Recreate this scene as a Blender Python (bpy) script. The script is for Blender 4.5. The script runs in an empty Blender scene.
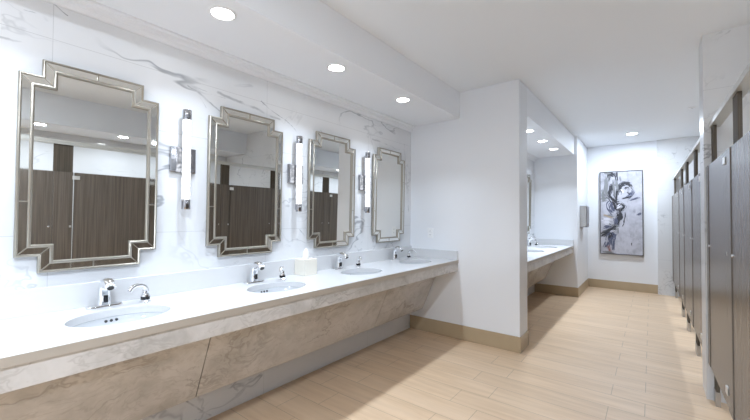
import bpy, math, random
from mathutils import Vector, Matrix
PI = math.pi
random.seed(7)
sc = bpy.context.scene
COL = sc.collection

# ------------------------------------------------------------------ camera, world, exposure
CAM_Z = 1.3336
R_ = Vector((0.787692, 0.616041, 0.005899))
U_ = Vector((0.007402, -0.019039, 0.999791))
F_ = Vector((-0.616025, 0.787484, 0.019557))
cd = bpy.data.cameras.new('camera')
cd.sensor_fit = 'HORIZONTAL'; cd.sensor_width = 36.0
cd.lens = 353.176 / 750 * 36.0
cd.clip_start = 0.02
cam = bpy.data.objects.new('camera', cd); COL.objects.link(cam)
cam.matrix_world = Matrix(((R_.x, U_.x, -F_.x, 0), (R_.y, U_.y, -F_.y, 0), (R_.z, U_.z, -F_.z, CAM_Z), (0, 0, 0, 1)))
sc.camera = cam
w = bpy.data.worlds.new('world'); sc.world = w; w.use_nodes = True
w.node_tree.nodes['Background'].inputs[0].default_value = (0.8, 0.85, 0.95, 1)
w.node_tree.nodes['Background'].inputs[1].default_value = 0.0
vs = sc.view_settings
vs.view_transform = 'Standard'; vs.look = 'None'; vs.gamma = 1.0; vs.use_curve_mapping = False
vs.exposure = 1.36
sc.cycles.max_bounces = 12; sc.cycles.diffuse_bounces = 7; sc.cycles.glossy_bounces = 6
sc.cycles.sample_clamp_indirect = 6.0
sc.cycles.use_denoising = True
sc.cycles.caustics_reflective = False; sc.cycles.caustics_refractive = False

P_VANITY = 2.4      # downlights over the vanities, watts
P_HALL = 13.5        # main ceiling: the visible downlight and the added fill lamps
P_STALL = 2.9       # downlights inside the stalls
SCONCE = 0.8         # strength of the glowing sconce tubes
LIGHT_COL = (0.80, 0.92, 1.07)

# ------------------------------------------------------------------ mesh helpers
class MB:
    def __init__(s): s.v = []; s.f = []; s.mi = []
    def quad_grid(s, rings, closed=True, m=0):
        """rings: list of equal-length point lists, joined ring to ring"""
        b = len(s.v); n = len(rings[0])
        for r in rings: s.v += [tuple(p) for p in r]
        for i in range(len(rings) - 1):
            for j in range(n if closed else n - 1):
                k = (j + 1) % n
                s.f.append((b + i*n + j, b + i*n + k, b + (i+1)*n + k, b + (i+1)*n + j)); s.mi.append(m)
        return b, n
    def poly(s, pts, m=0):
        b = len(s.v); s.v += [tuple(p) for p in pts]; s.f.append(tuple(range(b, b + len(pts)))); s.mi.append(m)
    def box(s, x0, x1, y0, y1, z0, z1, m=0):
        a = [(x0,y0),(x1,y0),(x1,y1),(x0,y1)]
        s.prism([(x,y,z0) for x,y in a], [(x,y,z1) for x,y in a], m)
    def prism(s, a, b_, m=0):
        b, n = s.quad_grid([a, b_], True, m)
        s.f.append(tuple(b + i for i in reversed(range(n)))); s.mi.append(m)
        s.f.append(tuple(b + n + i for i in range(n))); s.mi.append(m)
    def loft(s, rings, cap0=True, cap1=True, m=0):
        b, n = s.quad_grid(rings, True, m)
        if cap0: s.f.append(tuple(b + i for i in reversed(range(n)))); s.mi.append(m)
        if cap1:
            e = b + (len(rings)-1)*n
            s.f.append(tuple(e + i for i in range(n))); s.mi.append(m)
    def lathe(s, prof, c=(0,0,0), axis='z', n=32, m=0, cap0=True, cap1=True, sx=1, sy=1):
        rings = []
        for r, h in prof:
            ring = []
            for k in range(n):
                a = 2*PI*k/n; x, y = r*math.cos(a)*sx, r*math.sin(a)*sy
                p = {'z': (x, y, h), 'x': (h, x, y), 'y': (y, h, x)}[axis]
                ring.append((p[0]+c[0], p[1]+c[1], p[2]+c[2]))
            rings.append(ring)
        s.loft(rings, cap0, cap1, m)
    def sweep(s, path, secs, n=20, m=0):
        """path: list of (x,z) in the XZ plane; secs: (half width y, half thickness) ellipse"""
        rings = []
        for i, (x, z) in enumerate(path):
            a = path[max(i-1, 0)]; b = path[min(i+1, len(path)-1)]
            t = Vector((b[0]-a[0], 0, b[1]-a[1])).normalized(); nn = Vector((t.z, 0, -t.x))
            hw, ht = secs[i]; ring = []
            for k in range(n):
                q = 2*PI*k/n
                c_, s_ = math.cos(q), math.sin(q)
                c_ = math.copysign(abs(c_)**0.75, c_); s_ = math.copysign(abs(s_)**0.75, s_)
                ring.append((x + nn.x*ht*c_, hw*s_, z + nn.z*ht*c_))
            rings.append(ring)
        s.loft(rings, True, True, m)
    def build(s, name, mats, parent=None, smooth=None, bevel=0, loc=None, segs=2):
        me = bpy.data.meshes.new(name); me.from_pydata(s.v, [], s.f)
        mats = mats if isinstance(mats, (list, tuple)) else [mats]
        for q in mats: me.materials.append(q)
        for p, mi in zip(me.polygons, s.mi): p.material_index = mi
        me.validate(); me.update()
        import bmesh
        bm = bmesh.new(); bm.from_mesh(me); bmesh.ops.recalc_face_normals(bm, faces=bm.faces); bm.to_mesh(me); bm.free()
        o = bpy.data.objects.new(name, me); COL.objects.link(o)
        if parent: o.parent = parent
        if loc: o.location = loc
        if smooth is not None:
            me.shade_smooth()
            me.set_sharp_from_angle(angle=math.radians(smooth))
        if bevel:
            bv = o.modifiers.new('bevel', 'BEVEL'); bv.width = bevel; bv.segments = segs; bv.limit_method = 'ANGLE'
            bv.angle_limit = math.radians(40); bv.harden_normals = False
        return o

def empty(name, loc=(0,0,0), rz=0.0):
    o = bpy.data.objects.new(name, None); COL.objects.link(o); o.location = loc; o.rotation_euler = (0,0,rz)
    o.empty_display_size = 0.1
    return o
def tag(o, label, cat, group=None):
    o['label'] = label; o['category'] = cat
    if group: o['group'] = group
    return o
def struct(o): o['kind'] = 'structure'; return o
def dup(root, loc=None, label=None):
    r = root.copy(); COL.objects.link(r)
    if loc is not None: r.location = loc
    if label: r['label'] = label
    for ch in list(root.children):
        c = ch.copy(); COL.objects.link(c); c.parent = r
        for g in list(ch.children):
            d = g.copy(); COL.objects.link(d); d.parent = c
    return r

# ------------------------------------------------------------------ materials
class NT:
    def __init__(s, name):
        s.m = bpy.data.materials.new(name); s.m.use_nodes = True
        s.t = s.m.node_tree; s.p = s.t.nodes['Principled BSDF']
        s.tc = None
    def n(s, kind, **k):
        q = s.t.nodes.new(kind)
        for a, b in k.items(): setattr(q, a, b)
        return q
    def link(s, a, b): s.t.links.new(a, b)
    def obj(s):
        if not s.tc: s.tc = s.n('ShaderNodeTexCoord')
        return s.tc.outputs['Object']
    def setv(s, sock, v):
        if isinstance(v, bpy.types.NodeSocket): s.link(v, sock)
        else: sock.default_value = v
    def math(s, op, a, b=0.0, c=None, clamp=False):
        q = s.n('ShaderNodeMath', operation=op, use_clamp=clamp)
        s.setv(q.inputs[0], a); s.setv(q.inputs[1], b)
        if c is not None: s.setv(q.inputs[2], c)
        return q.outputs[0]
    def vmath(s, op, a, b=None, out=0):
        q = s.n('ShaderNodeVectorMath', operation=op)
        s.setv(q.inputs[0], a)
        if b is not None: s.setv(q.inputs[1], b)
        return q.outputs[out]
    def scale(s, a, f):
        q = s.n('ShaderNodeVectorMath', operation='SCALE'); s.setv(q.inputs[0], a); s.setv(q.inputs['Scale'], f); return q.outputs[0]
    def noise(s, vec, sc_, det=3, rough=0.5, dist=0.0, color=False):
        q = s.n('ShaderNodeTexNoise'); s.setv(q.inputs['Vector'], vec)
        q.inputs['Scale'].default_value = sc_; q.inputs['Detail'].default_value = det
        q.inputs['Roughness'].default_value = rough; q.inputs['Distortion'].default_value = dist
        return q.outputs['Color'] if color else q.outputs[0]
    def mapping(s, vec, scale=(1,1,1), rot=(0,0,0), loc=(0,0,0)):
        q = s.n('ShaderNodeMapping'); s.setv(q.inputs['Vector'], vec)
        q.inputs['Scale'].default_value = scale; q.inputs['Rotation'].default_value = rot; q.inputs['Location'].default_value = loc
        return q.outputs[0]
    def smooth(s, v, a, b, to0=0.0, to1=1.0):
        q = s.n('ShaderNodeMapRange', interpolation_type='SMOOTHSTEP'); s.setv(q.inputs['Value'], v)
        q.inputs['From Min'].default_value = a; q.inputs['From Max'].default_value = b
        q.inputs['To Min'].default_value = to0; q.inputs['To Max'].default_value = to1
        return q.outputs[0]
    def mix(s, f, a, b):
        q = s.n('ShaderNodeMix', data_type='RGBA'); s.setv(q.inputs[0], f)
        for i, v in ((6, a), (7, b)):
            if isinstance(v, bpy.types.NodeSocket): s.link(v, q.inputs[i])
            else: q.inputs[i].default_value = (*v[:3], 1)
        return q.outputs[2]
    def ridge(s, vec, sc_, width, det=4, rough=0.55, dist=0.6):
        n = s.noise(vec, sc_, det, rough, dist)
        return s.smooth(s.math('ABSOLUTE', s.math('SUBTRACT', n, 0.5)), 0.0, width, 1.0, 0.0)
    def seg(s, p, a, b, w0, w1):
        """soft mask round segment a-b for 3D coordinate p; w0 solid half width, w1 faded half width"""
        a = Vector(a); b = Vector(b); ba = b - a
        pa = s.vmath('SUBTRACT', p, tuple(a))
        h = s.math('MULTIPLY', s.vmath('DOT_PRODUCT', pa, tuple(ba), out=1), 1.0 / max(ba.length_squared, 1e-9), clamp=True)
        d = s.vmath('LENGTH', s.vmath('SUBTRACT', pa, s.scale(tuple(ba), h)), out=1)
        return s.smooth(d, w0, w1, 1.0, 0.0)
    def warp(s, vec, sc_, amt, det=3):
        c = s.noise(vec, sc_, det, 0.55, 0.0, True)
        return s.vmath('ADD', vec, s.scale(s.vmath('SUBTRACT', c, (0.5, 0.5, 0.5)), amt))
    def lines(s, v, positions, hw):
        out = None
        for z in positions:
            q = s.math('LESS_THAN', s.math('ABSOLUTE', s.math('SUBTRACT', v, z)), hw)
            out = q if out is None else s.math('MAXIMUM', out, q)
        return out
    def out(s, color=None, rough=0.5, metal=0.0, spec=None, coat=0.0):
        if color is not None:
            if isinstance(color, bpy.types.NodeSocket): s.link(color, s.p.inputs['Base Color'])
            else: s.p.inputs['Base Color'].default_value = (*color[:3], 1)
        s.setv(s.p.inputs['Roughness'], rough); s.p.inputs['Metallic'].default_value = metal
        if spec is not None: s.p.inputs['Specular IOR Level'].default_value = spec
        s.p.inputs['Coat Weight'].default_value = coat
        return s.m
    def bump(s, h, strength, dist=0.01):
        q = s.n('ShaderNodeBump'); q.inputs['Strength'].default_value = strength; q.inputs['Distance'].default_value = dist
        s.link(h, q.inputs['Height']); s.link(q.outputs[0], s.p.inputs['Normal'])

def plain(name, col, rough=0.5, metal=0.0, spec=None, var=0.02, sc_=6.0):
    t = NT(name); n = t.noise(t.obj(), sc_, 3)
    lo = tuple(c*(1-var) for c in col); hi = tuple(min(1, c*(1+var)) for c in col)
    return t.out(t.mix(n, lo, hi), rough, metal, spec)

def marble(name, base=(0.80,0.82,0.84), vein=(0.36,0.38,0.41), rough=0.12, seams_z=(), seams_y=None, segs=(), rot=(0.6,0.3,0.5), amount=0.7, scale=0.9):
    t = NT(name); o = t.obj()
    wv = t.warp(o, 1.6, 0.35)
    mp = t.mapping(wv, (1.0, 0.40, 1.5), rot)
    v1 = t.ridge(mp, scale, 0.010, 5, 0.55, 0.3)
    v2 = t.ridge(t.mapping(wv, (1,0.7,1.2), rot, (3.1,1.7,0.4)), scale*2.1, 0.014, 4, 0.6, 0.4)
    m1 = t.smooth(t.noise(o, 0.9, 2), 0.50, 0.66)
    m2 = t.smooth(t.noise(t.mapping(o, loc=(5,2,1)), 1.3, 2), 0.52, 0.68)
    a = t.math('MULTIPLY', v1, t.math('MULTIPLY', m1, amount))
    b = t.math('MULTIPLY', v2, t.math('MULTIPLY', m2, amount*0.55))
    f = t.math('MAXIMUM', a, b)
    if segs:
        wp = t.warp(o, 4.0, 0.07, 5)
        for A, B, w0, w1, s_ in segs:
            f = t.math('MAXIMUM', f, t.math('MULTIPLY', t.seg(wp, A, B, w0, w1), t.math('MULTIPLY', t.smooth(t.noise(o, 9.0, 3), 0.25, 0.6), s_)))
    cloud = t.smooth(t.noise(wv, 1.1, 4, 0.6), 0.35, 0.75)
    base2 = tuple(c*0.93 for c in base)
    c = t.mix(cloud, base, base2)
    c = t.mix(f, c, vein)
    if seams_z:
        x = t.n('ShaderNodeSeparateXYZ'); t.link(o, x.inputs[0])
        s_ = t.lines(x.outputs['Z'], seams_z, 0.0016)
        if seams_y: s_ = t.math('MAXIMUM', s_, t.lines(x.outputs['Y'], seams_y, 0.0014))
        c = t.mix(t.math('MULTIPLY', s_, 0.55), c, (0.45, 0.46, 0.47))
    return t.out(c, rough)

def warm_marble(name):
    t = NT(name); o = t.obj(); wv = t.warp(o, 2.2, 0.35, 4)
    c = t.mix(t.smooth(t.noise(wv, 3.2, 5, 0.65), 0.35, 0.68), (0.60,0.575,0.55), (0.43,0.41,0.385))
    c = t.mix(t.math('MULTIPLY', t.smooth(t.noise(t.mapping(wv, (1,1,1), (0.9,0.4,0)), 1.7, 3), 0.5, 0.7), 0.6), c, (0.64,0.61,0.585))
    mp = t.mapping(wv, (1.0, 0.6, 1.5), (0.75, 0, 0.2))
    c = t.mix(t.math('MULTIPLY', t.ridge(mp, 2.6, 0.022, 5, 0.6, 0.5), t.smooth(t.noise(o, 1.7, 2), 0.36, 0.56, 0, 0.6)), c, (0.30,0.275,0.25))
    c = t.mix(t.math('MULTIPLY', t.ridge(t.mapping(mp, loc=(4,2,7)), 5.5, 0.02, 4, 0.6, 0.7), 0.32), c, (0.35,0.32,0.29))
    return t.out(c, 0.22)

def planks(name):
    t = NT(name); o = t.obj()
    br = t.n('ShaderNodeTexBrick', offset=0.224, offset_frequency=2, squash=1.0)
    t.link(t.mapping(o, loc=(0.045, 0.135, 0)), br.inputs['Vector'])
    br.inputs['Scale'].default_value = 1.0
    br.inputs['Brick Width'].default_value = 0.915; br.inputs['Row Height'].default_value = 0.21
    br.inputs['Mortar Size'].default_value = 0.0022; br.inputs['Mortar Smooth'].default_value = 0.1; br.inputs['Bias'].default_value = 0.0
    br.inputs['Color1'].default_value = (0.0,0.0,0.0,1); br.inputs['Color2'].default_value = (1,1,1,1); br.inputs['Mortar'].default_value = (0.5,0.5,0.5,1)
    g = t.noise(t.mapping(o, (1.1, 14, 1)), 1.8, 5, 0.6, 0.3)
    g2 = t.noise(t.mapping(o, (0.7, 5, 1)), 1.2, 3, 0.5)
    c = t.mix(t.smooth(g, 0.3, 0.7), (0.72,0.53,0.355), (0.62,0.445,0.29))
    c = t.mix(t.math('MULTIPLY', t.smooth(g2, 0.45, 0.7), 0.45), c, (0.78,0.60,0.43))
    c = t.mix(t.math('MULTIPLY', br.outputs['Color'], 0.28), c, (0.59,0.43,0.29))
    c = t.mix(t.math('MULTIPLY', br.outputs['Fac'], 0.65), c, (0.28,0.21,0.155))
    m = t.out(c, t.math('ADD', 0.36, t.math('MULTIPLY', g, 0.12)))
    return m

def laminate(name, base=(0.125,0.098,0.08), rough=0.24, spec=0.36):
    t = NT(name); o = t.obj()
    g = t.noise(t.mapping(o, (60, 60, 1.2)), 1.0, 5, 0.65, 0.2)
    g2 = t.noise(t.mapping(o, (14, 14, 0.6)), 1.0, 3)
    c = t.mix(t.smooth(g, 0.3, 0.7), tuple(b*0.72 for b in base), tuple(b*1.3 for b in base))
    c = t.mix(t.math('MULTIPLY', g2, 0.4), c, tuple(b*0.9 for b in base))
    return t.out(c, rough, 0, spec)

def glow(name, col, strength):
    t = NT(name); n = t.noise(t.obj(), 40.0, 2)
    t.out((0.9,0.9,0.9), 0.3)
    t.link(t.mix(n, tuple(c*0.98 for c in col), col), t.p.inputs['Emission Color']); t.p.inputs['Emission Strength'].default_value = strength
    return t.m

def crystal_tube(name):
    t = NT(name); o = t.obj()
    v = t.n('ShaderNodeTexVoronoi'); v.inputs['Scale'].default_value = 48.0; t.link(o, v.inputs['Vector'])
    k = t.smooth(v.outputs['Distance'], 0.15, 0.7, 1.0, 0.2)
    t.out((0.55,0.56,0.58), 0.15)
    t.p.inputs['Emission Color'].default_value = (0.94, 0.975, 1.0, 1)
    t.link(t.math('MULTIPLY', k, SCONCE), t.p.inputs['Emission Strength'])
    return t.m

M = {}
M['wall'] = plain('white_paint', (0.80,0.82,0.85), 0.55, var=0.006, sc_=3)
M['ceil'] = plain('ceiling_paint', (0.83,0.86,0.89), 0.65, var=0.006, sc_=3)
M['soffit'] = plain('soffit_paint', (0.87,0.89,0.92), 0.55, var=0.005)
M['trim'] = plain('trim_paint', (0.82,0.83,0.85), 0.45, var=0.005)
X = -2.304
LW = lambda y, z: (X, y, z)
wall_segs = [
    (LW(0.92,2.30), LW(1.16,2.02), 0.0005, 0.0036, 0.5), (LW(0.86,2.40), LW(0.98,2.17), 0.0005, 0.0027, 0.4),
    (LW(1.02,2.16), LW(1.16,2.14), 0.0005, 0.0032, 0.5), (LW(1.02,2.15), LW(1.28,2.03), 0.0018, 0.0099, 0.75),
    (LW(1.16,2.14), LW(1.42,2.16), 0.0005, 0.0036, 0.45), (LW(1.28,2.03), LW(1.52,2.20), 0.0014, 0.0063, 0.0),
    (LW(1.22,2.17), LW(1.72,2.10), 0.0023, 0.0135, 0.55), (LW(1.55,2.20), LW(1.78,2.10), 0.0009, 0.0054, 0.8),
    (LW(1.78,2.10), LW(1.93,1.99), 0.0009, 0.0054, 0.8), (LW(1.93,1.99), LW(2.06,1.98), 0.0009, 0.0045, 0.6),
    (LW(2.15,2.10), LW(2.35,2.00), 0.0009, 0.0054, 0.45), (LW(2.9,2.15), LW(3.4,2.12), 0.0027, 0.0135, 0.5),
    (LW(0.31,2.41), LW(0.42,2.33), 0.0009, 0.0045, 0.9), (LW(0.26,2.30), LW(0.46,2.30), 0.0005, 0.0032, 0.45),
    (LW(0.12,2.12), LW(0.28,2.14), 0.0014, 0.0081, 0.45), (LW(1.85,1.30), LW(2.0,1.15), 0.0014, 0.0067, 0.5),
    (LW(1.0,0.20), LW(1.2,0.02), 0.0018, 0.009, 0.9), (LW(1.33,0.18), LW(1.40,0.10), 0.0027, 0.009, 0.9),
    (LW(3.5,2.2), LW(3.6,1.4), 0.0018, 0.0135, 0.5),
]
M['marble'] = marble('polished_marble_tile', (0.74,0.755,0.775), vein=(0.20,0.22,0.25), rough=0.5, seams_z=(0.63,1.235,1.84,2.195), seams_y=(-0.85,0.375,1.60,2.83), segs=wall_segs)
M['marble_back'] = marble('polished_marble_tile_stalls', (0.72,0.735,0.75), rough=0.07, seams_z=(0.61,1.22,1.83,2.30), amount=0.9, rot=(0.2,0.9,0.4))
M['marble_fin'] = marble('polished_marble_tile_partition', (0.70,0.71,0.72), vein=(0.25,0.26,0.27), rough=0.32, seams_z=(0.61,1.22,1.83,2.30), amount=1.0, rot=(0.3,0.2,0.1), scale=1.5)
M['quartz'] = plain('white_quartz', (0.65,0.655,0.665), 0.2, var=0.015, sc_=40)
M['warm'] = warm_marble('warm_grey_marble')
M['floor'] = planks('wood_look_plank_tile')
M['base'] = plain('tan_bullnose_tile', (0.44,0.345,0.225), 0.35, var=0.08, sc_=5)
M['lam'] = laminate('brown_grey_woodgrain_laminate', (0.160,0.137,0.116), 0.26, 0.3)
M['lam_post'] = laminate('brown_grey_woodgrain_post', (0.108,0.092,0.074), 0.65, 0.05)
M['chrome'] = plain('chrome', (0.86,0.87,0.89), 0.06, 1.0, var=0.005)
M['steel'] = plain('brushed_stainless', (0.45,0.44,0.43), 0.3, 1.0, var=0.04, sc_=30)
M['nickel'] = plain('polished_nickel', (0.42,0.42,0.44), 0.12, 1.0, var=0.03)
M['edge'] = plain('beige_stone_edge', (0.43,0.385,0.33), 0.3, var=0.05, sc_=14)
M['rail'] = plain('dull_aluminium', (0.60,0.60,0.57), 0.42, 0.5, var=0.02)
M['alu'] = plain('satin_aluminium', (0.78,0.78,0.76), 0.3, 0.6, var=0.01)
M['champ'] = plain('champagne_silver_leaf', (0.37,0.345,0.295), 0.34, 0.75, var=0.05, sc_=25)
M['mirror'] = plain('mirror_glass', (0.80,0.795,0.765), 0.005, 1.0, var=0.002)
M['bevel'] = plain('bevelled_mirror_strip', (0.80,0.80,0.77), 0.04, 1.0, var=0.004)
M['ceramic'] = plain('white_vitreous_china', (0.48,0.495,0.515), 0.08, var=0.004)
M['black'] = plain('black_sensor_glass', (0.015,0.015,0.018), 0.15, var=0.1)
M['cream'] = plain('cream_card', (0.78,0.745,0.66), 0.5, var=0.015)
M['tissue'] = plain('white_tissue', (0.88,0.88,0.88), 0.8, var=0.02)
M['plastic'] = plain('white_plastic', (0.85,0.86,0.87), 0.35, var=0.004)
M['dark'] = plain('dark_slot', (0.04,0.04,0.04), 0.5)
M['lens'] = glow('lit_lens', (1.0,0.985,0.965), 14.0)
M['tube'] = crystal_tube('lit_seeded_crystal')
M['frame_dark'] = plain('dark_bronze_frame', (0.055,0.05,0.048), 0.4, 0.3, var=0.1)
M['backing'] = plain('wood_backing', (0.3,0.22,0.15), 0.7)

# ------------------------------------------------------------------ setting
XW, XS, XE, XC, YS, ZT, ZS, ZS2 = -2.304, -1.669, -1.03, -1.682, 3.648, 2.724, 2.433, 2.418
Y0, YB, YA = -2.6, 8.044, 6.83
XB = 1.95           # wall behind the stalls
XE2 = -0.985        # end pier past the second alcove
Y2 = 3.923          # far face of the divider
def sbox(name, mat, *a, bevel=0):
    b = MB(); b.box(*a); return struct(b.build(name, mat, bevel=bevel))
sbox('floor', M['floor'], XW-0.1, XB+0.1, Y0-0.1, YB+0.1, -0.1, 0.0)
sbox('ceiling', M['ceil'], XW-0.1, XB+0.1, Y0-0.1, YB+0.1, ZT, ZT+0.1)
sbox('wall_left', M['marble'], XW-0.1, XW, Y0, YS, 0.0, ZT)
sbox('wall_near', M['wall'], XW-0.1, XB+0.1, Y0-0.1, Y0, 0.0, ZT)
sbox('wall_divider', M['wall'], XW-0.1, XE, YS, Y2, 0.0, ZT, bevel=0.004)
sbox('wall_alcove', M['marble'], XW-0.1, XW+0.635, Y2, YA, 0.0, ZT)
sbox('wall_pier', M['wall'], XW-0.1, XE2, YA, YB, 0.0, ZT, bevel=0.004)
sbox('wall_far', M['wall'], XW-0.1, XB+0.1, YB, YB+0.1, 0.0, ZT)
sbox('wall_end', M['marble_fin'], 0.085, XB, YB-0.06, YB, 0.0, ZT)
sbox('wall_right', M['marble_back'], XB, XB+0.1, Y0, YB, 0.0, ZT)
sbox('wall_partition', M['marble_fin'], 0.314, XB, 3.60, 3.86, 0.0, ZT)
# dropped soffits over the two vanities
sbox('trim_1', M['soffit'], XW, XS, Y0, YS, ZS, ZT)
sbox('trim_5', M['wall'], 1.26, XB, Y0, 3.60, 2.36, ZT)
sbox('trim_6', M['wall'], 1.26, XB, 3.86, YB-0.06, 2.36, ZT)
sbox('trim_2', M['soffit'], XW+0.635, XE, Y2, YA, ZS2, ZT)
# stepped crown moulding along the vanity wall
def crown(name, x, y0, y1, z):
    pr = [(0,0),(0.062,0),(0.062,-0.012),(0.046,-0.018),(0.040,-0.034),(0.024,-0.040),(0.018,-0.058),(0.012,-0.064),(0,-0.064)]
    b = MB(); b.prism([(x+p, y0, z+q) for p,q in pr], [(x+p, y1, z+q) for p,q in pr]); return struct(b.build(name, M['trim']))
crown('trim_3', XW, Y0, YS, ZS)
crown('trim_4', XW+0.635, Y2, YA, ZS2)
# tan tile baseboards
ZB = 0.157
def bboard(name, *a): return sbox(name, M['base'], *a, 0.0, ZB, bevel=0.004)
bboard('baseboard_divider', XW, XE+0.010, YS-0.010, YS)
bboard('baseboard_divider_end', XE, XE+0.010, YS, Y2)
bboard('baseboard_divider_back', XW+0.635, XE+0.010, Y2, Y2+0.010)
bboard('baseboard_alcove', XW+0.635, XE2+0.010, YA-0.010, YA)
bboard('baseboard_pier', XE2, XE2+0.010, YA, YB-0.010)
bboard('baseboard_far', XE2, 0.085, YB-0.010, YB)
bboard('baseboard_near', XW, XB, Y0, Y0+0.010)

# ------------------------------------------------------------------ recessed lights
def downlight(loc, label, group, power, r=0.055, spread=2.0):
    e = empty('recessed_downlight', loc); tag(e, label, 'ceiling light', group)
    b = MB(); b.lathe([(r,-0.001),(r+0.004,-0.005),(r+0.014,-0.005),(r+0.019,-0.001),(r+0.019,0.0),(r,0.0)], n=40, cap0=False, cap1=False)
    b.build('trim_ring', M['plastic'], e, smooth=40)
    b = MB(); b.lathe([(r*0.02,-0.0025),(r*0.7,-0.0025),(r+0.001,-0.001)], n=40, cap0=True, cap1=False)
    b.build('lens', M['lens'], e, smooth=40)
    ld = bpy.data.lights.new('downlight_lamp', 'AREA'); ld.shape = 'DISK'; ld.size = 2*r; ld.energy = power; ld.color = LIGHT_COL
    ld.spread = spread
    lo = bpy.data.objects.new('lamp', ld); COL.objects.link(lo); lo.parent = e; lo.location = (0,0,-0.008)
    return e
VG = 'downlights in the soffit over the long vanity'
for y, lb in ((0.10, 'recessed downlight in the soffit nearest the viewer, before the first mirror'),
              (0.98, 'largest visible recessed downlight, in the soffit above the first sconce'),
              (1.86, 'middle recessed downlight in the soffit, above the second sconce'),
              (2.75, 'smallest recessed downlight in the soffit, above the third sconce')):
    downlight((-1.825, y, ZS), lb, VG, P_VANITY)
for y in (-0.78, -1.66): downlight((-1.825, y, ZS), 'recessed downlight in the soffit behind the viewer', VG, P_VANITY)
for y, lb in ((4.64, 'recessed downlight at the divider end of the far alcove ceiling'),
              (5.36, 'middle recessed downlight in the far alcove ceiling'),
              (6.08, 'recessed downlight in the far alcove ceiling nearest its end wall')):
    downlight((-1.20, y, ZS2), lb, 'downlights in the far alcove', P_VANITY*1.2)
HG = 'downlights in the main ceiling'
downlight((-0.24, 7.15, ZT), 'recessed downlight in the main ceiling before the abstract painting', HG, P_HALL, 0.07, 3.14)
for y in (-0.1, -1.5): downlight((-0.24, y, ZT), 'unseen fill downlight added in the main ceiling behind the viewer', HG, P_HALL*1.2, 0.07, 3.14)  # fill lamps added out of view to brighten the hall
SG = 'downlights in the soffit over the stalls'
for y in (-0.9, -0.02, 0.87, 1.75, 2.45, 4.4, 5.3, 6.2, 7.0): downlight((1.43, y, 2.36), 'recessed downlight in the soffit over the stalls, seen only in a mirror' if y in (0.87, 1.75, 6.2) else 'recessed downlight in the soffit over the stalls, out of view', SG, P_STALL, 0.055, 2.9)

# ------------------------------------------------------------------ vanities
def ring_cell(cx, cy, rx, ry, x0, x1, y0, y1):
    """matching inner ellipse and outer rectangle point rings, corners included"""
    angs = sorted(set([2*PI*k/72 for k in range(72)] + [math.atan2(b-cy, a-cx) % (2*PI) for a in (x0,x1) for b in (y0,y1)]))
    inn, out = [], []
    for a in angs:
        c, s = math.cos(a), math.sin(a)
        inn.append((cx+rx*c, cy+ry*s))
        tx = ((x1-cx)/c if c > 1e-9 else (x0-cx)/c if c < -1e-9 else 1e9)
        ty = ((y1-cy)/s if s > 1e-9 else (y0-cy)/s if s < -1e-9 else 1e9)
        t = min(tx, ty); out.append((cx+t*c, cy+t*s))
    return inn, out
BRX, BRY = 0.155, 0.205
def vanity(dx, y0, y1, basins, seams, label, group):
    xw = XW + dx + 0.001; xf = XC + dx; y0 += 0.001; y1 -= 0.001
    e = empty('vanity_counter', (xw, y0, 0.0)); tag(e, label, 'vanity', group)
    def B(b, n, m, **k):
        b.v = [(x-xw, y-y0, z) for x,y,z in b.v]; return b.build(n, m, e, **k)
    zt, zb = 0.864, 0.829
    b = MB(); cuts = [y0] + [0.5*(a+c) for a, c in zip(basins, basins[1:])] + [y1]
    for cy, ya, yb in zip(basins, cuts, cuts[1:]):
        inn, out = ring_cell(xw+0.335, cy, BRX, BRY, xw, xf, ya, yb)
        n = len(inn)
        b.quad_grid([[(x,y,zt) for x,y in out], [(x,y,zt) for x,y in inn], [(x,y,zt-0.004) for x,y in inn], [(x,y,zb) for x,y in inn], [(x,y,zb) for x,y in out]])
    b.poly([(xf,y0,zb),(xf,y1,zb),(xf,y1,zt),(xf,y0,zt)]); b.poly([(xw,y0,zb),(xf,y0,zb),(xf,y0,zt),(xw,y0,zt)]); b.poly([(xw,y1,zb),(xf,y1,zb),(xf,y1,zt),(xw,y1,zt)])
    B(b, 'countertop', M['quartz'])
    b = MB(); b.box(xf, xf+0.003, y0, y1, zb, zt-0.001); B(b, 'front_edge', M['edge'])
    b = MB(); b.box(xw, xw+0.02, y0, y1, zt, 0.987); B(b, 'backsplash', M['quartz'], bevel=0.002)
    b = MB(); b.box(xw+0.02, xf, y1-0.02, y1, zt, 0.962); B(b, 'side_splash', M['quartz'], bevel=0.002)
    b = MB(); b.box(xf-0.030, xf-0.005, y0, y1, 0.745, zb); b.box(xw+0.39, xf-0.03, y0, y1, 0.745, 0.748); B(b, 'apron', M['warm'])
    ys = [y0] + list(seams) + [y1-0.012]
    for a, c in zip(ys, ys[1:]):
        a2, c2 = a+0.003, c-0.003
        sx = lambda z: -1.954 + dx - 0.4266*(0.662-z)
        b = MB(); z1, z0 = 0.745, 0.262
        A = [(sx(z1)-0.02, z1), (sx(z1), z1), (sx(z0), z0), (sx(z0)-0.03, z0)]
        b.prism([(x,a2,z) for x,z in A], [(x,c2,z) for x,z in A]); B(b, 'skirt_panel', M['warm'])
    return e
BAS1 = (-0.29, 0.585, 1.465, 2.335, 3.215)
vanity(0.0, -0.72, YS, BAS1, (1.01, 2.71), 'long white stone vanity counter with marble apron and sloped skirt under the four mirrors', 'vanity counters')
vanity(0.635, Y2, YA, (4.45, 5.33, 6.20), (5.4,), 'far white vanity counter seen through the alcove behind the divider wall', 'vanity counters')

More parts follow.
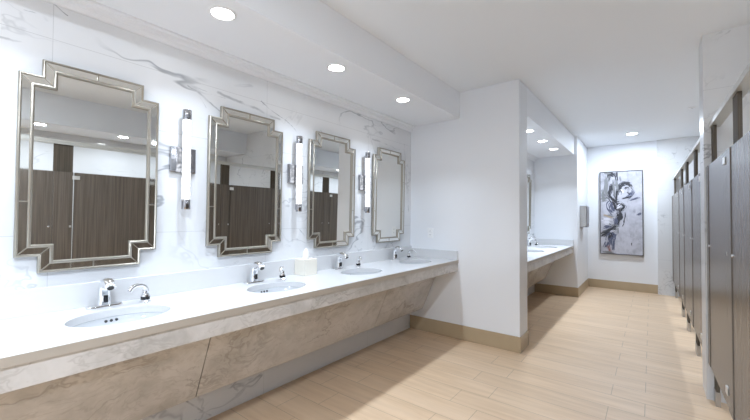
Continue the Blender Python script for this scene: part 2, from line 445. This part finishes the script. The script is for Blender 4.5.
def sink(xw, cy, label):
    e = empty('sink', (xw+0.336, cy, 0.8282)); tag(e, label, 'sink', 'oval undermount sinks')
    prof = [(1.0,-0.001),(0.985,-0.018),(0.955,-0.05),(0.88,-0.09),(0.72,-0.122),(0.45,-0.138),(0.15,-0.143),(0.02,-0.143)]
    prof = [(r, h*0.45) for r, h in prof]
    n = 64
    rings = [[((BRX*r)*math.cos(2*PI*k/n), (BRY*r)*math.sin(2*PI*k/n), h) for k in range(n)] for r, h in prof]
    outer = [[((BRX*r+0.012)*math.cos(2*PI*k/n), (BRY*r+0.012)*math.sin(2*PI*k/n), h-0.012) for k in range(n)] for r, h in reversed(prof)]
    flange = [[((BRX+0.022)*math.cos(2*PI*k/n), (BRY+0.022)*math.sin(2*PI*k/n), h) for k in range(n)] for h in (-0.013,-0.001)]
    b = MB(); b.loft(list(reversed(rings)) + list(reversed(flange)) + [outer[-1]] + list(reversed(outer[:-1])), True, True)
    b.build('bowl', M['ceramic'], e, smooth=50)
    b = MB(); b.lathe([(0.001,-0.061),(0.018,-0.061),(0.022,-0.0615),(0.022,-0.0640)], n=24); b.build('drain', M['chrome'], e, smooth=40)
    for dy in (-0.022, 0.0, 0.022):
        b = MB()
        y = dy; xx = -BRX*0.966*math.sqrt(1-(y/BRY)**2)
        b.lathe([(0.0065,-0.004),(0.0065,0.0035)], (xx, y, -0.016), 'x', 16); b.build('overflow_hole', M['dark'], e, smooth=40)
    return e
ORD = ('first', 'second', 'third', 'fourth')
for i, y in enumerate(BAS1[1:]):
    sink(XW, y, ('oval sink nearest the viewer, under the first and largest mirror', 'oval sink under the second mirror, left of the tissue box', 'oval sink under the third mirror, right of the tissue box', 'oval sink under the fourth mirror, next to the white divider wall')[i])
sink(XW, BAS1[0], 'oval sink at the counter end behind the viewer')
for y, lb in ((6.20, 'oval sink in the far alcove counter nearest its end wall'), (5.33, 'oval sink in the middle of the far alcove counter'), (4.45, 'oval sink in the far alcove counter hidden by the divider wall')):
    sink(XW+0.635, y, lb)

# faucet: sensor faucet on a deck plate, its spout arching over the sink (+X)
def make_faucet(loc, label):
    e = empty('sensor_faucet', loc); tag(e, label, 'faucet', 'chrome sensor faucets')
    n = 40; rings = []
    for sc_, z in ((1.0,0.0),(1.0,0.006),(0.94,0.009)):
        rings.append([(0.027*sc_*math.copysign(abs(math.cos(2*PI*k/n))**0.5, math.cos(2*PI*k/n)), 0.077*(0.5+0.5*sc_)*math.copysign(abs(math.sin(2*PI*k/n))**0.5, math.sin(2*PI*k/n)), z) for k in range(n)])
    b = MB(); b.loft(rings); b.build('deck_plate', M['chrome'], e, smooth=50)
    path, secs = [], []
    for z in (0.008, 0.02, 0.045, 0.07): path.append((-0.006+0.05*z*z/0.005*0.01, z)); secs.append((0.0285-0.05*z, 0.031-0.06*z))
    for k in range(1, 13):
        a = PI - k*(PI*0.83/12); path.append((0.050+0.054*math.cos(a), 0.080+0.048*math.sin(a))); secs.append((0.027-0.0003*k, 0.028-0.0009*k))
    b = MB(); b.sweep(path, secs, 24); b.build('spout', M['chrome'], e, smooth=60)
    b = MB(); b.box(0.0225, 0.0275, -0.010, 0.010, 0.022, 0.058); b.build('sensor_window', M['black'], e, bevel=0.0015)
    ex, ez = path[-1]; px, pz = path[-2]
    t = Vector((ex-px, 0, ez-pz)).normalized()
    b = MB(); r0 = [Vector((ex,0,ez)) + t*0.0005]
    nn = Vector((t.z,0,-t.x)); ring = lambda r, d: [tuple(Vector((ex,0,ez)) + t*d + nn*(r*math.cos(2*PI*k/20)) + Vector((0, r*math.sin(2*PI*k/20), 0))) for k in range(20)]
    b.loft([ring(0.0145,-0.004), ring(0.0145,0.003), ring(0.011,0.003), ring(0.011,0.001)]); b.build('aerator', M['dark'], e, smooth=40)
    return e
def make_dispenser(loc, label):
    e = empty('soap_dispenser', loc); tag(e, label, 'soap dispenser', 'chrome soap dispensers')
    b = MB(); b.lathe([(0.026,0.0),(0.026,0.005),(0.021,0.010),(0.0205,0.036),(0.018,0.042),(0.016,0.048)], n=28); b.build('base', M['chrome'], e, smooth=40)
    path, secs = [(0.0,0.040),(0.0,0.050),(-0.002,0.058)], [(0.0155,0.0155),(0.0155,0.015),(0.0155,0.0145)]
    for k in range(0, 13):
        a = PI*1.02 - k*(PI*0.92/12); path.append((0.046+0.048*math.cos(a), 0.060+0.037*math.sin(a))); secs.append((0.0155-0.0003*k, 0.0135-0.0004*k))
    b = MB(); b.sweep(path, secs, 20); b.build('spout', M['chrome'], e, smooth=60)
    b = MB(); b.lathe([(0.0185,0.013),(0.0222,0.013),(0.0222,0.030),(0.0185,0.030)], n=24); b.build('collar', M['black'], e, smooth=40)
    return e
FX = XW + 0.072; DX_ = XW + 0.125
fl = ('chrome sensor faucet nearest the viewer, under the first and largest mirror', 'chrome sensor faucet under the second mirror, left of the tissue box', 'chrome sensor faucet under the third mirror', 'chrome sensor faucet under the fourth mirror by the divider wall')
dl = ('chrome soap dispenser right of the nearest faucet', 'chrome soap dispenser just left of the tissue box', 'chrome soap dispenser right of the third faucet', 'chrome soap dispenser closest to the white divider wall')
ZC = 0.8646
f0 = make_faucet((FX, BAS1[1], ZC), fl[0]); d0 = make_dispenser((DX_, BAS1[1]+0.170, ZC), dl[0])
d0.rotation_euler.z = math.radians(-70)
for i in (1, 2, 3):
    dup(f0, (FX, BAS1[i+1]-0.005, ZC), fl[i])
    d = dup(d0, (DX_, BAS1[i+1]+0.20, ZC), dl[i]); d.rotation_euler.z = math.radians((-45, -35, 5)[i-1])
dup(f0, (FX+0.635, 6.20, ZC), 'chrome sensor faucet on the far alcove counter'); dup(d0, (DX_+0.635, 6.42, ZC), 'chrome soap dispenser on the far alcove counter')
dup(f0, (FX+0.635, 5.33, ZC), 'chrome sensor faucet in the middle of the far alcove counter')

# ------------------------------------------------------------------ mirrors
MW, MH, NT_ = 0.2925, 0.508, 0.080
def notched(d, a=MW, h=MH, n=NT_):
    A, H = a-d, h-d; an, hn = a-n-d, h-n-d
    return [(an,H),(an,hn),(A,hn),(A,-hn),(an,-hn),(an,-H),(-an,-H),(-an,-hn),(-A,-hn),(-A,hn),(-an,hn),(-an,H)]
def make_mirror(loc, label):
    e = empty('wall_mirror', loc); tag(e, label, 'mirror', 'stepped corner wall mirrors')
    e.rotation_euler = (0, math.radians(0.8), 0)
    def rings(prof): return [[(x, y, z) for y, z in notched(d)] for d, x in prof]
    b = MB(); b.quad_grid(rings([(0.0,0.0),(0.0,0.018),(0.0015,0.022),(0.0065,0.0245),(0.0110,0.022),(0.0130,0.018),(0.0130,0.012)])); b.build('outer_frame', M['champ'], e, smooth=50); b = MB()
    b.quad_grid(rings([(0.041,0.012),(0.041,0.0205),(0.043,0.0245),(0.048,0.0265),(0.053,0.0245),(0.056,0.0205),(0.056,0.012)]))
    b.build('inner_frame', M['champ'], e, smooth=50)
    b = MB(); b.quad_grid(rings([(0.0100,0.0195),(0.0425,0.0205)])); b.build('bevel_strip', M['bevel'], e)
    # mitre beads at each corner and little battens over the strip joints
    o0, o1 = notched(0.011), notched(0.042)
    for p, q in zip(o0, o1):
        p, q = Vector((0, *p)), Vector((0, *q)); dn = (q-p).normalized(); sd = Vector((0, -dn.z, dn.y))*0.0022
        b = MB(); U0, U1, V0, V1 = (Vector((x,0,0)) for x in (0.0165, 0.0175, 0.0225, 0.0235))
        b.prism([tuple(p+sd+U0), tuple(p-sd+U0), tuple(q-sd+U1), tuple(q+sd+U1)], [tuple(p+sd+V0), tuple(p-sd+V0), tuple(q-sd+V1), tuple(q+sd+V1)])
        b.build('mitre_bead', M['champ'], e)
    for s_ in (-1, 1):
        for zc in (-0.17, 0.17):
            b = MB(); b.box(0.015, 0.0230, s_*(MW-0.027)-0.016, s_*(MW-0.027)+0.016, zc-0.0025, zc+0.0025); b.build('strip_batten', M['champ'], e)
        b = MB(); b.box(0.015, 0.0230, -0.0025, 0.0025, s_*(MH-0.027)-0.016, s_*(MH-0.027)+0.016); b.build('strip_batten', M['champ'], e)
    b = MB(); b.poly([(0.0125, y, z) for y, z in notched(0.050)]); b.build('glass', M['mirror'], e)
    b = MB(); b.prism([(0.001, y, z) for y, z in notched(0.004)], [(0.0105, y, z) for y, z in notched(0.004)]); b.build('backing', M['backing'], e)
    return e
MY = (0.548, 1.433, 2.295, 3.172); MZ = 1.566; MX = XW + 0.010
ml = ('largest and nearest stepped corner mirror, at the left end of the counter', 'second stepped corner mirror, between the first and second sconces', 'third stepped corner mirror, above and right of the tissue box', 'fourth stepped corner mirror, plain white inside, next to the divider wall')
m0 = make_mirror((MX, MY[0], MZ), ml[0])
for i in (1, 2, 3): dup(m0, (MX, MY[i], MZ), ml[i])
dup(m0, (MX+0.635, 6.19, MZ), 'mirror in the far alcove, only a frame edge showing past the divider')

# ------------------------------------------------------------------ sconces
def make_sconce(loc, label):
    e = empty('wall_sconce', loc); tag(e, label, 'wall light', 'tube sconces between the mirrors')
    b = MB(); b.box(0.0, 0.022, -0.075, 0.075, -0.077, 0.077); b.build('backplate', M['nickel'], e, bevel=0.004)
    b = MB(); b.box(0.022, 0.034, -0.010, 0.010, -0.29, 0.27); b.build('back_channel', M['nickel'], e, bevel=0.002)
    b = MB(); b.lathe([(0.0240,-0.245),(0.0240,0.245)], (0.060,0,0), 'z', 32); b.build('glass_tube', M['tube'], e, smooth=40)
    for z0, z1 in ((0.245,0.305), (-0.305,-0.245)):
        b = MB(); b.lathe([(0.0242,z0),(0.0252,z0+0.002),(0.0252,z1-0.002),(0.0242,z1)], (0.060,0,0), 'z', 32); b.build('end_cap', M['nickel'], e, smooth=40)
    return e
sl = ('glowing tube sconce nearest the viewer, right of the first mirror', 'glowing tube sconce between the second and third mirrors', 'glowing tube sconce between the third and fourth mirrors')
SY = (0.988, 1.868, 2.745); SZ = 1.678
s0 = make_sconce((XW, SY[0], SZ), sl[0])
for i in (1, 2): dup(s0, (XW, SY[i], SZ), sl[i])
dup(s0, (XW+0.635, 5.76, SZ), 'tube sconce in the far alcove, hidden by the divider wall')
dup(s0, (XW, 0.11, SZ), 'tube sconce left of the first mirror, outside the picture')

# ------------------------------------------------------------------ small things on counter and walls
def tissue_box(loc):
    e = empty('tissue_box', loc); tag(e, 'square cream tissue box cover on the white counter below the second sconce', 'tissue box')
    h, a, s = 0.128, 0.0625, 0.028
    b = MB()
    outl = [(a,-a),(a,a),(-a,a),(-a,-a)]
    n = 32; sq = []; ci = []
    for k in range(n):
        t = 2*PI*k/n + PI/4; c, q = math.cos(t), math.sin(t); m = max(abs(c), abs(q)); sq.append((a*c/m, a*q/m)); ci.append((0.034*c, 0.022*q))
    b.loft([[(x,y,0) for x,y in sq], [(x,y,h-0.003) for x,y in sq], [(x*0.96,y*0.96,h) for x,y in sq], [(x,y,h) for x,y in ci], [(x,y,h-0.02) for x,y in ci]])
    b.build('cover', M['cream'], e, smooth=30)
    b = MB(); rings = []
    random.seed(3)
    for i in range(7):
        t = i/6; z = h-0.018 + 0.095*t; r = 0.018 + 0.016*math.sin(PI*min(1, t*0.9+0.05)) - 0.018*t
        rings.append([((r*(1+0.28*math.sin(3*2*PI*k/24+i*0.5)))*math.cos(2*PI*k/24)*0.75, (r*(1+0.28*math.sin(4*2*PI*k/24+i)))*math.sin(2*PI*k/24), z + 0.008*t*math.sin(2*PI*k/12)) for k in range(24)])
    b.loft(rings); b.build('tissue', M['tissue'], e, smooth=80)
    return e
tissue_box((-2.215, 1.925, ZC+0.0005))

e = empty('power_outlet', (-2.03, YS, 1.15)); tag(e, 'white power outlet plate on the divider wall above the counter', 'outlet')
b = MB(); b.box(-0.036, 0.036, -0.006, 0.0, -0.058, 0.058); b.build('cover_plate', M['plastic'], e, bevel=0.002)
for z in (-0.021, 0.021):
    b = MB(); b.box(-0.017, 0.017, -0.009, -0.006, z-0.0145, z+0.0145); r = b.build('receptacle', M['plastic'], e, bevel=0.003)
    b = MB()
    for sx in (-0.007, 0.007): b.box(sx-0.0012, sx+0.0012, -0.0096, -0.0088, z-0.002, z+0.007)
    b.build('slot', M['dark'], r)

e = empty('paper_towel_dispenser', (XE2, 7.24, 1.18)); tag(e, 'stainless paper towel dispenser on the wall beside the far alcove', 'towel dispenser')
b = MB(); b.prism([(0,-0.17,0),(0.085,-0.17,0.0),(0.10,-0.17,0.03),(0.10,-0.17,0.36),(0.09,-0.17,0.37),(0,-0.17,0.37)], [(0,0.17,0),(0.085,0.17,0.0),(0.10,0.17,0.03),(0.10,0.17,0.36),(0.09,0.17,0.37),(0,0.17,0.37)])
b.build('housing', M['steel'], e, bevel=0.003)
b = MB(); b.box(0.100, 0.104, -0.16, 0.16, 0.055, 0.352); b.build('door', M['steel'], e, bevel=0.002)
b = MB(); b.box(0.02, 0.098, -0.13, 0.13, -0.006, 0.012); b.build('outlet_slot', M['black'], e)

# abstract painting
def canvas_mat():
    t = NT('painted_canvas'); o = t.obj()
    wp = t.warp(t.warp(o, 5.0, 0.10, 4), 22.0, 0.035, 3)
    c = t.mix(t.smooth(t.noise(wp, 4.0, 5, 0.65), 0.35, 0.7), (0.54,0.54,0.60), (0.38,0.38,0.43))
    c = t.mix(t.math('MULTIPLY', t.smooth(t.noise(t.mapping(wp, (3,1,1), loc=(2,0,3)), 3.5, 5, 0.7), 0.50, 0.70), 0.6), c, (0.22,0.22,0.25))
    return t.out(c, 0.6)
PX0, PY0, PWX, PHY = 600.4, 172.0, 42.4, 83.5
PW, PH = 0.33, 0.78
BRUSH = [  # path in the picture's own grid, stroke width, bristles, paint, solidity
 ([(609,172.8),(612,174),(615,176),(617,174)],3.4,9,1), ([(609.5,173),(609.3,182)],2.2,5,1), ([(617.5,173),(618.3,182)],2.2,5,1), ([(604,173),(612,173.4)],2,5,3),
 ([(616.5,184.6),(612.5,186.5),(611.5,190),(610,195),(611,200)],3.0,9,1),
 ([(620.5,196),(620.5,190),(623,186),(627,184.8),(631,187),(634,191.5)],3.0,9,1), ([(625,190),(627,188.5),(630,190)],1.5,4,1), ([(633.8,191),(631,196),(627,199)],2.4,6,2), ([(628,193),(631,196)],1.2,3,1),
 ([(610.5,195),(613,199.5),(616,202),(620,203)],3.8,10,1), ([(603,190),(604,199),(606,203)],2.4,5,3), ([(601,200),(609,199)],2.6,5,3),
 ([(619,202.5),(624,206),(625,208.5),(621,212),(617.5,211)],1.8,6,1), ([(616.5,206),(621,203.5)],1.4,4,1), ([(617,208.5),(622.5,205)],1.4,4,1), ([(618.5,211),(624,207)],1.4,4,1),
 ([(615,203),(612,206),(613,211),(616,213)],4.0,9,2), ([(612,211),(610,212.8)],2.4,5,2), ([(614,201),(616,208),(619,213)],2.5,6,1),
 ([(604,215),(608,216.5),(615,218)],2.4,6,4), ([(608,216),(615,217.5)],1.5,4,3),
 ([(622,200.5),(627,199),(633,197.5)],1.4,4,1), ([(630,202),(640,198.5)],1.2,3,2), ([(637,216.5),(641.5,213.5)],1.6,4,2),
 ([(619,212.5),(620.5,217),(618.5,222),(617,227)],4.2,11,1), ([(616,219),(617.5,226)],3.0,6,2), ([(620,214),(619,228)],1.6,4,1),
 ([(618,226),(613,229.5),(607,233),(601.2,236.5)],4.6,11,3), ([(617,227),(610,231.5),(601.2,235)],2.4,7,1), ([(616,229),(608,234.5),(601.2,238)],2.4,6,1), ([(612,227),(604,230)],3.0,5,2), ([(618,228.5),(618.5,235)],1.6,3,3),
 ([(615,233),(612,237),(610.5,243)],4.6,10,2), ([(613,234),(609,241)],2.4,6,1), ([(614,240),(613.5,253)],1.8,4,2), ([(608,243),(604.5,249)],3.2,6,2), ([(611,238),(611.5,247)],3.0,6,2),
 ([(609,246),(612,254)],1.0,3,5), ([(607.5,247),(611,254)],0.9,2,5), ([(603,253),(616,254.3)],1.6,4,3),
 ([(632,243),(632.2,246)],0.9,3,1), ([(607,176),(606,190),(607,198)],3.5,7,3), ([(621,177),(622,183)],1.5,4,3), ([(615,180),(616,199)],3.0,8,3), ([(618,190),(617,203)],2.0,6,1), ([(604,222),(612,226)],1.2,4,3),
 ([(618,209.7),(622.5,206.5)],1.5,4,6), ([(617.5,207.2),(621.5,204.5)],1.0,3,6), ([(611,233.5),(616,230.8)],1.2,3,6), ([(622.5,190),(625,194)],2.0,4,6), ([(602,221),(613,224)],4,6,6)]
def paint_mb():
    rnd = random.Random(11); b = MB(); k = 0
    def P(u, v): return Vector(((u-PX0)/PWX*2*PW - PW, 0, PH - (v-PY0)/PHY*2*PH))
    lim = lambda p, y: (max(-PW+0.013, min(PW-0.013, p.x)), y, max(-PH+0.013, min(PH-0.013, p.z)))
    for pts, wd, nb, m in BRUSH:
        Q = [P(*p) for p in pts]; Q = [Q[0]*2-Q[1]] + Q + [Q[-1]*2-Q[-2]]
        path = []
        for a, p, q, d in zip(Q, Q[1:], Q[2:], Q[3:]):
            for t in [x/8 for x in range(8)]:
                path.append(0.5*((2*p) + (q-a)*t + (2*a-5*p+4*q-d)*t*t + (3*p-a-3*q+d)*t*t*t))
        path.append(Q[-2]); n = len(path); W = 1.25*wd/PWX*2*PW
        for i in range(int(nb*1.8)):
            off = rnd.gauss(0, 0.34)*W; hw = rnd.uniform(0.08, 0.24)*W*2.0/math.sqrt(nb)
            i0 = int(rnd.random()*n*0.22); i1 = n - int(rnd.random()*n*0.3); ph = rnd.random()*6; k += 1; y = -0.0403 - 0.00001*k
            L, R = [], []
            for j in range(i0, i1):
                t = (path[min(j+1, n-1)] - path[max(j-1, 0)]).normalized(); nn = Vector((-t.z, 0, t.x))
                f = (j-i0)/max(1, i1-i0-1); ww = hw*(0.35+0.65*math.sin(PI*min(1, f*0.85+0.12)))*(0.8+0.3*math.sin(j*0.9+ph))
                c = path[j] + nn*(off + 0.12*W*math.sin(j*0.35+ph))
                L.append(lim(c+nn*ww, y)); R.append(lim(c-nn*ww, y))
            if len(L) > 2: b.quad_grid([L, R], False, m)
    return b
e = empty('abstract_painting', (-0.445, YB-0.0005, 1.437)); tag(e, 'tall framed black and white abstract painting on the far white wall', 'painting')
b = paint_mb(); b.box(-PW+0.008, PW-0.008, -0.040, 0.0, -PH+0.008, PH-0.008)
b.build('canvas', [canvas_mat(), plain('black_paint', (0.035,0.036,0.045), 0.5), plain('blue_black_paint', (0.10,0.11,0.17), 0.5), plain('grey_paint', (0.22,0.225,0.235), 0.55), plain('tan_paint', (0.42,0.34,0.25), 0.55), plain('rust_paint', (0.32,0.14,0.12), 0.55), plain('white_paint_stroke', (0.70,0.70,0.77), 0.55)], e)
b = MB()
rr = [[(x, y, z) for x, z in ((-PW+d,-PH+d),(PW-d,-PH+d),(PW-d,PH-d),(-PW+d,PH-d))] for d, y in ((0,0),(0,-0.05),(0.010,-0.05),(0.010,-0.0405))]
b.quad_grid(rr); b.build('frame', M['frame_dark'], e)

e = empty('fire_sprinkler', (0.41, 5.89, ZT)); tag(e, 'small white fire sprinkler cover in the main ceiling near the stalls', 'sprinkler')
b = MB(); b.lathe([(0.042,0.0),(0.042,-0.006),(0.038,-0.009)], n=32); b.build('cover_plate', M['plastic'], e, smooth=40)
b = MB(); b.lathe([(0.012,-0.009),(0.012,-0.014),(0.006,-0.016)], n=20); b.build('head', M['chrome'], e, smooth=40)

# ------------------------------------------------------------------ toilet stalls
XD = 0.338                     # door face at y = 2.5; the row runs half a degree off the wall
SX = lambda y: -0.0095*(y-2.5)
SR = 0.0095
ZR0, ZR1 = 2.012, 2.057
DZ0, DZ1 = 0.270, 1.720
def pilaster(y0, y1, label):
    w_ = (y1-y0)/2
    e = empty('stall_pilaster', (XD + SX((y0+y1)/2) + 0.028, (y0+y1)/2, 0.0), SR); tag(e, label, 'stall post', 'woodgrain stall pilasters')
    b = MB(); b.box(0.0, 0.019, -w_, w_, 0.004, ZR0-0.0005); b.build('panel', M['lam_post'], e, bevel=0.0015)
    b = MB(); b.box(-0.032, -0.0005, -w_, w_, DZ0, DZ1); b.build('front_panel', M['lam'], e, bevel=0.0015)
    b = MB(); b.box(-0.034, -0.032, w_-0.026, w_-0.006, 1.128, 1.150); b.build('strike_plate', M['steel'], e, bevel=0.001)
    b = MB(); b.box(-0.004, 0.023, -w_-0.003, w_+0.003, 0.0, 0.10); b.build('floor_shoe', M['steel'], e, bevel=0.001)
    return e
def door(y0, y1, label, flip=False):
    e = empty('stall_door', (XD + SX(y0), y0, DZ0), SR); tag(e, label, 'stall door', 'woodgrain stall doors')
    L, Hh = y1-y0, DZ1-DZ0
    b = MB(); b.box(0.0, 0.027, 0.0, L, 0.0, Hh); b.build('panel', M['lam'], e, bevel=0.0015)
    for z in (1.14-DZ0,):
        b = MB(); b.lathe([(0.009,0.0),(0.009,-0.004),(0.007,-0.006),(0.002,-0.007)], (0, L-0.026, z), 'x', 20); b.build('latch_knob', M['chrome'], e, smooth=40)
    hy = 0.022
    for z in (Hh-0.055, 0.10):
        b = MB(); b.box(-0.0095, 0.0, 0.001, 0.045, z-0.020, z+0.020); b.box(-0.0095, -0.0050, -0.018, 0.001, z-0.020, z+0.020); b.build('hinge', M['alu'], e, bevel=0.002)
    return e
NP = [(-0.10,0.05), (0.83,0.99), (1.75,1.90), (2.65,2.78), (3.50,3.597)]
nl = ['stall pilaster beside the viewer, outside the picture', 'stall pilaster seen in the nearest mirror', 'stall pilaster two doors before the marble partition, seen in a mirror', 'near stall pilaster rising to the rail at the right picture edge', 'stall pilaster fixed against the near side of the marble partition']
for (a, c), l in zip(NP, nl): pilaster(a, c, l)
ndl = ['stall door beside the viewer, seen only in the nearest mirror', 'stall door reflected across the nearest mirror', 'nearest visible stall door, cut by the right picture edge', 'stall door next to the marble partition on its near side']
for i, l in enumerate(ndl): door(NP[i][1]+0.010, NP[i+1][0]-0.003, l)
FP = [(3.863,3.93), (4.66,4.82), (5.60,5.77), (6.38,6.55), (7.81,7.98)]
fpl = ['stall pilaster fixed behind the marble partition', 'first free stall pilaster beyond the marble partition', 'second free stall pilaster beyond the marble partition', 'third free stall pilaster beyond the marble partition', 'last stall pilaster against the marble end wall']
for (a, c), l in zip(FP, fpl): pilaster(a, c, l)
fdl = ['first stall door beyond the marble partition', 'second stall door beyond the marble partition', 'third stall door beyond the marble partition', 'farthest stall door, next to the marble end wall']
for i, l in enumerate(fdl): door(FP[i][1]+0.010, FP[i+1][0]-0.003, l)
def rail(y0, y1, label):
    b = MB(); pr = [(-0.012,0),(0.048,0),(0.048,0.032),(0.038,0.045),(-0.002,0.045),(-0.012,0.032)]
    b.prism([(x, 0, z) for x, z in pr], [(x, y1-y0, z) for x, z in pr])
    o = b.build('head_rail', M['rail'], loc=(XD + 0.028 + SX(y0), y0, ZR0)); o.rotation_euler = (0,0,SR); tag(o, label, 'rail', 'stall head rails')
rail(-0.6, 3.597, 'aluminium head rail over the near stall doors')
rail(3.863, 7.98, 'aluminium head rail over the far stall doors beyond the partition')
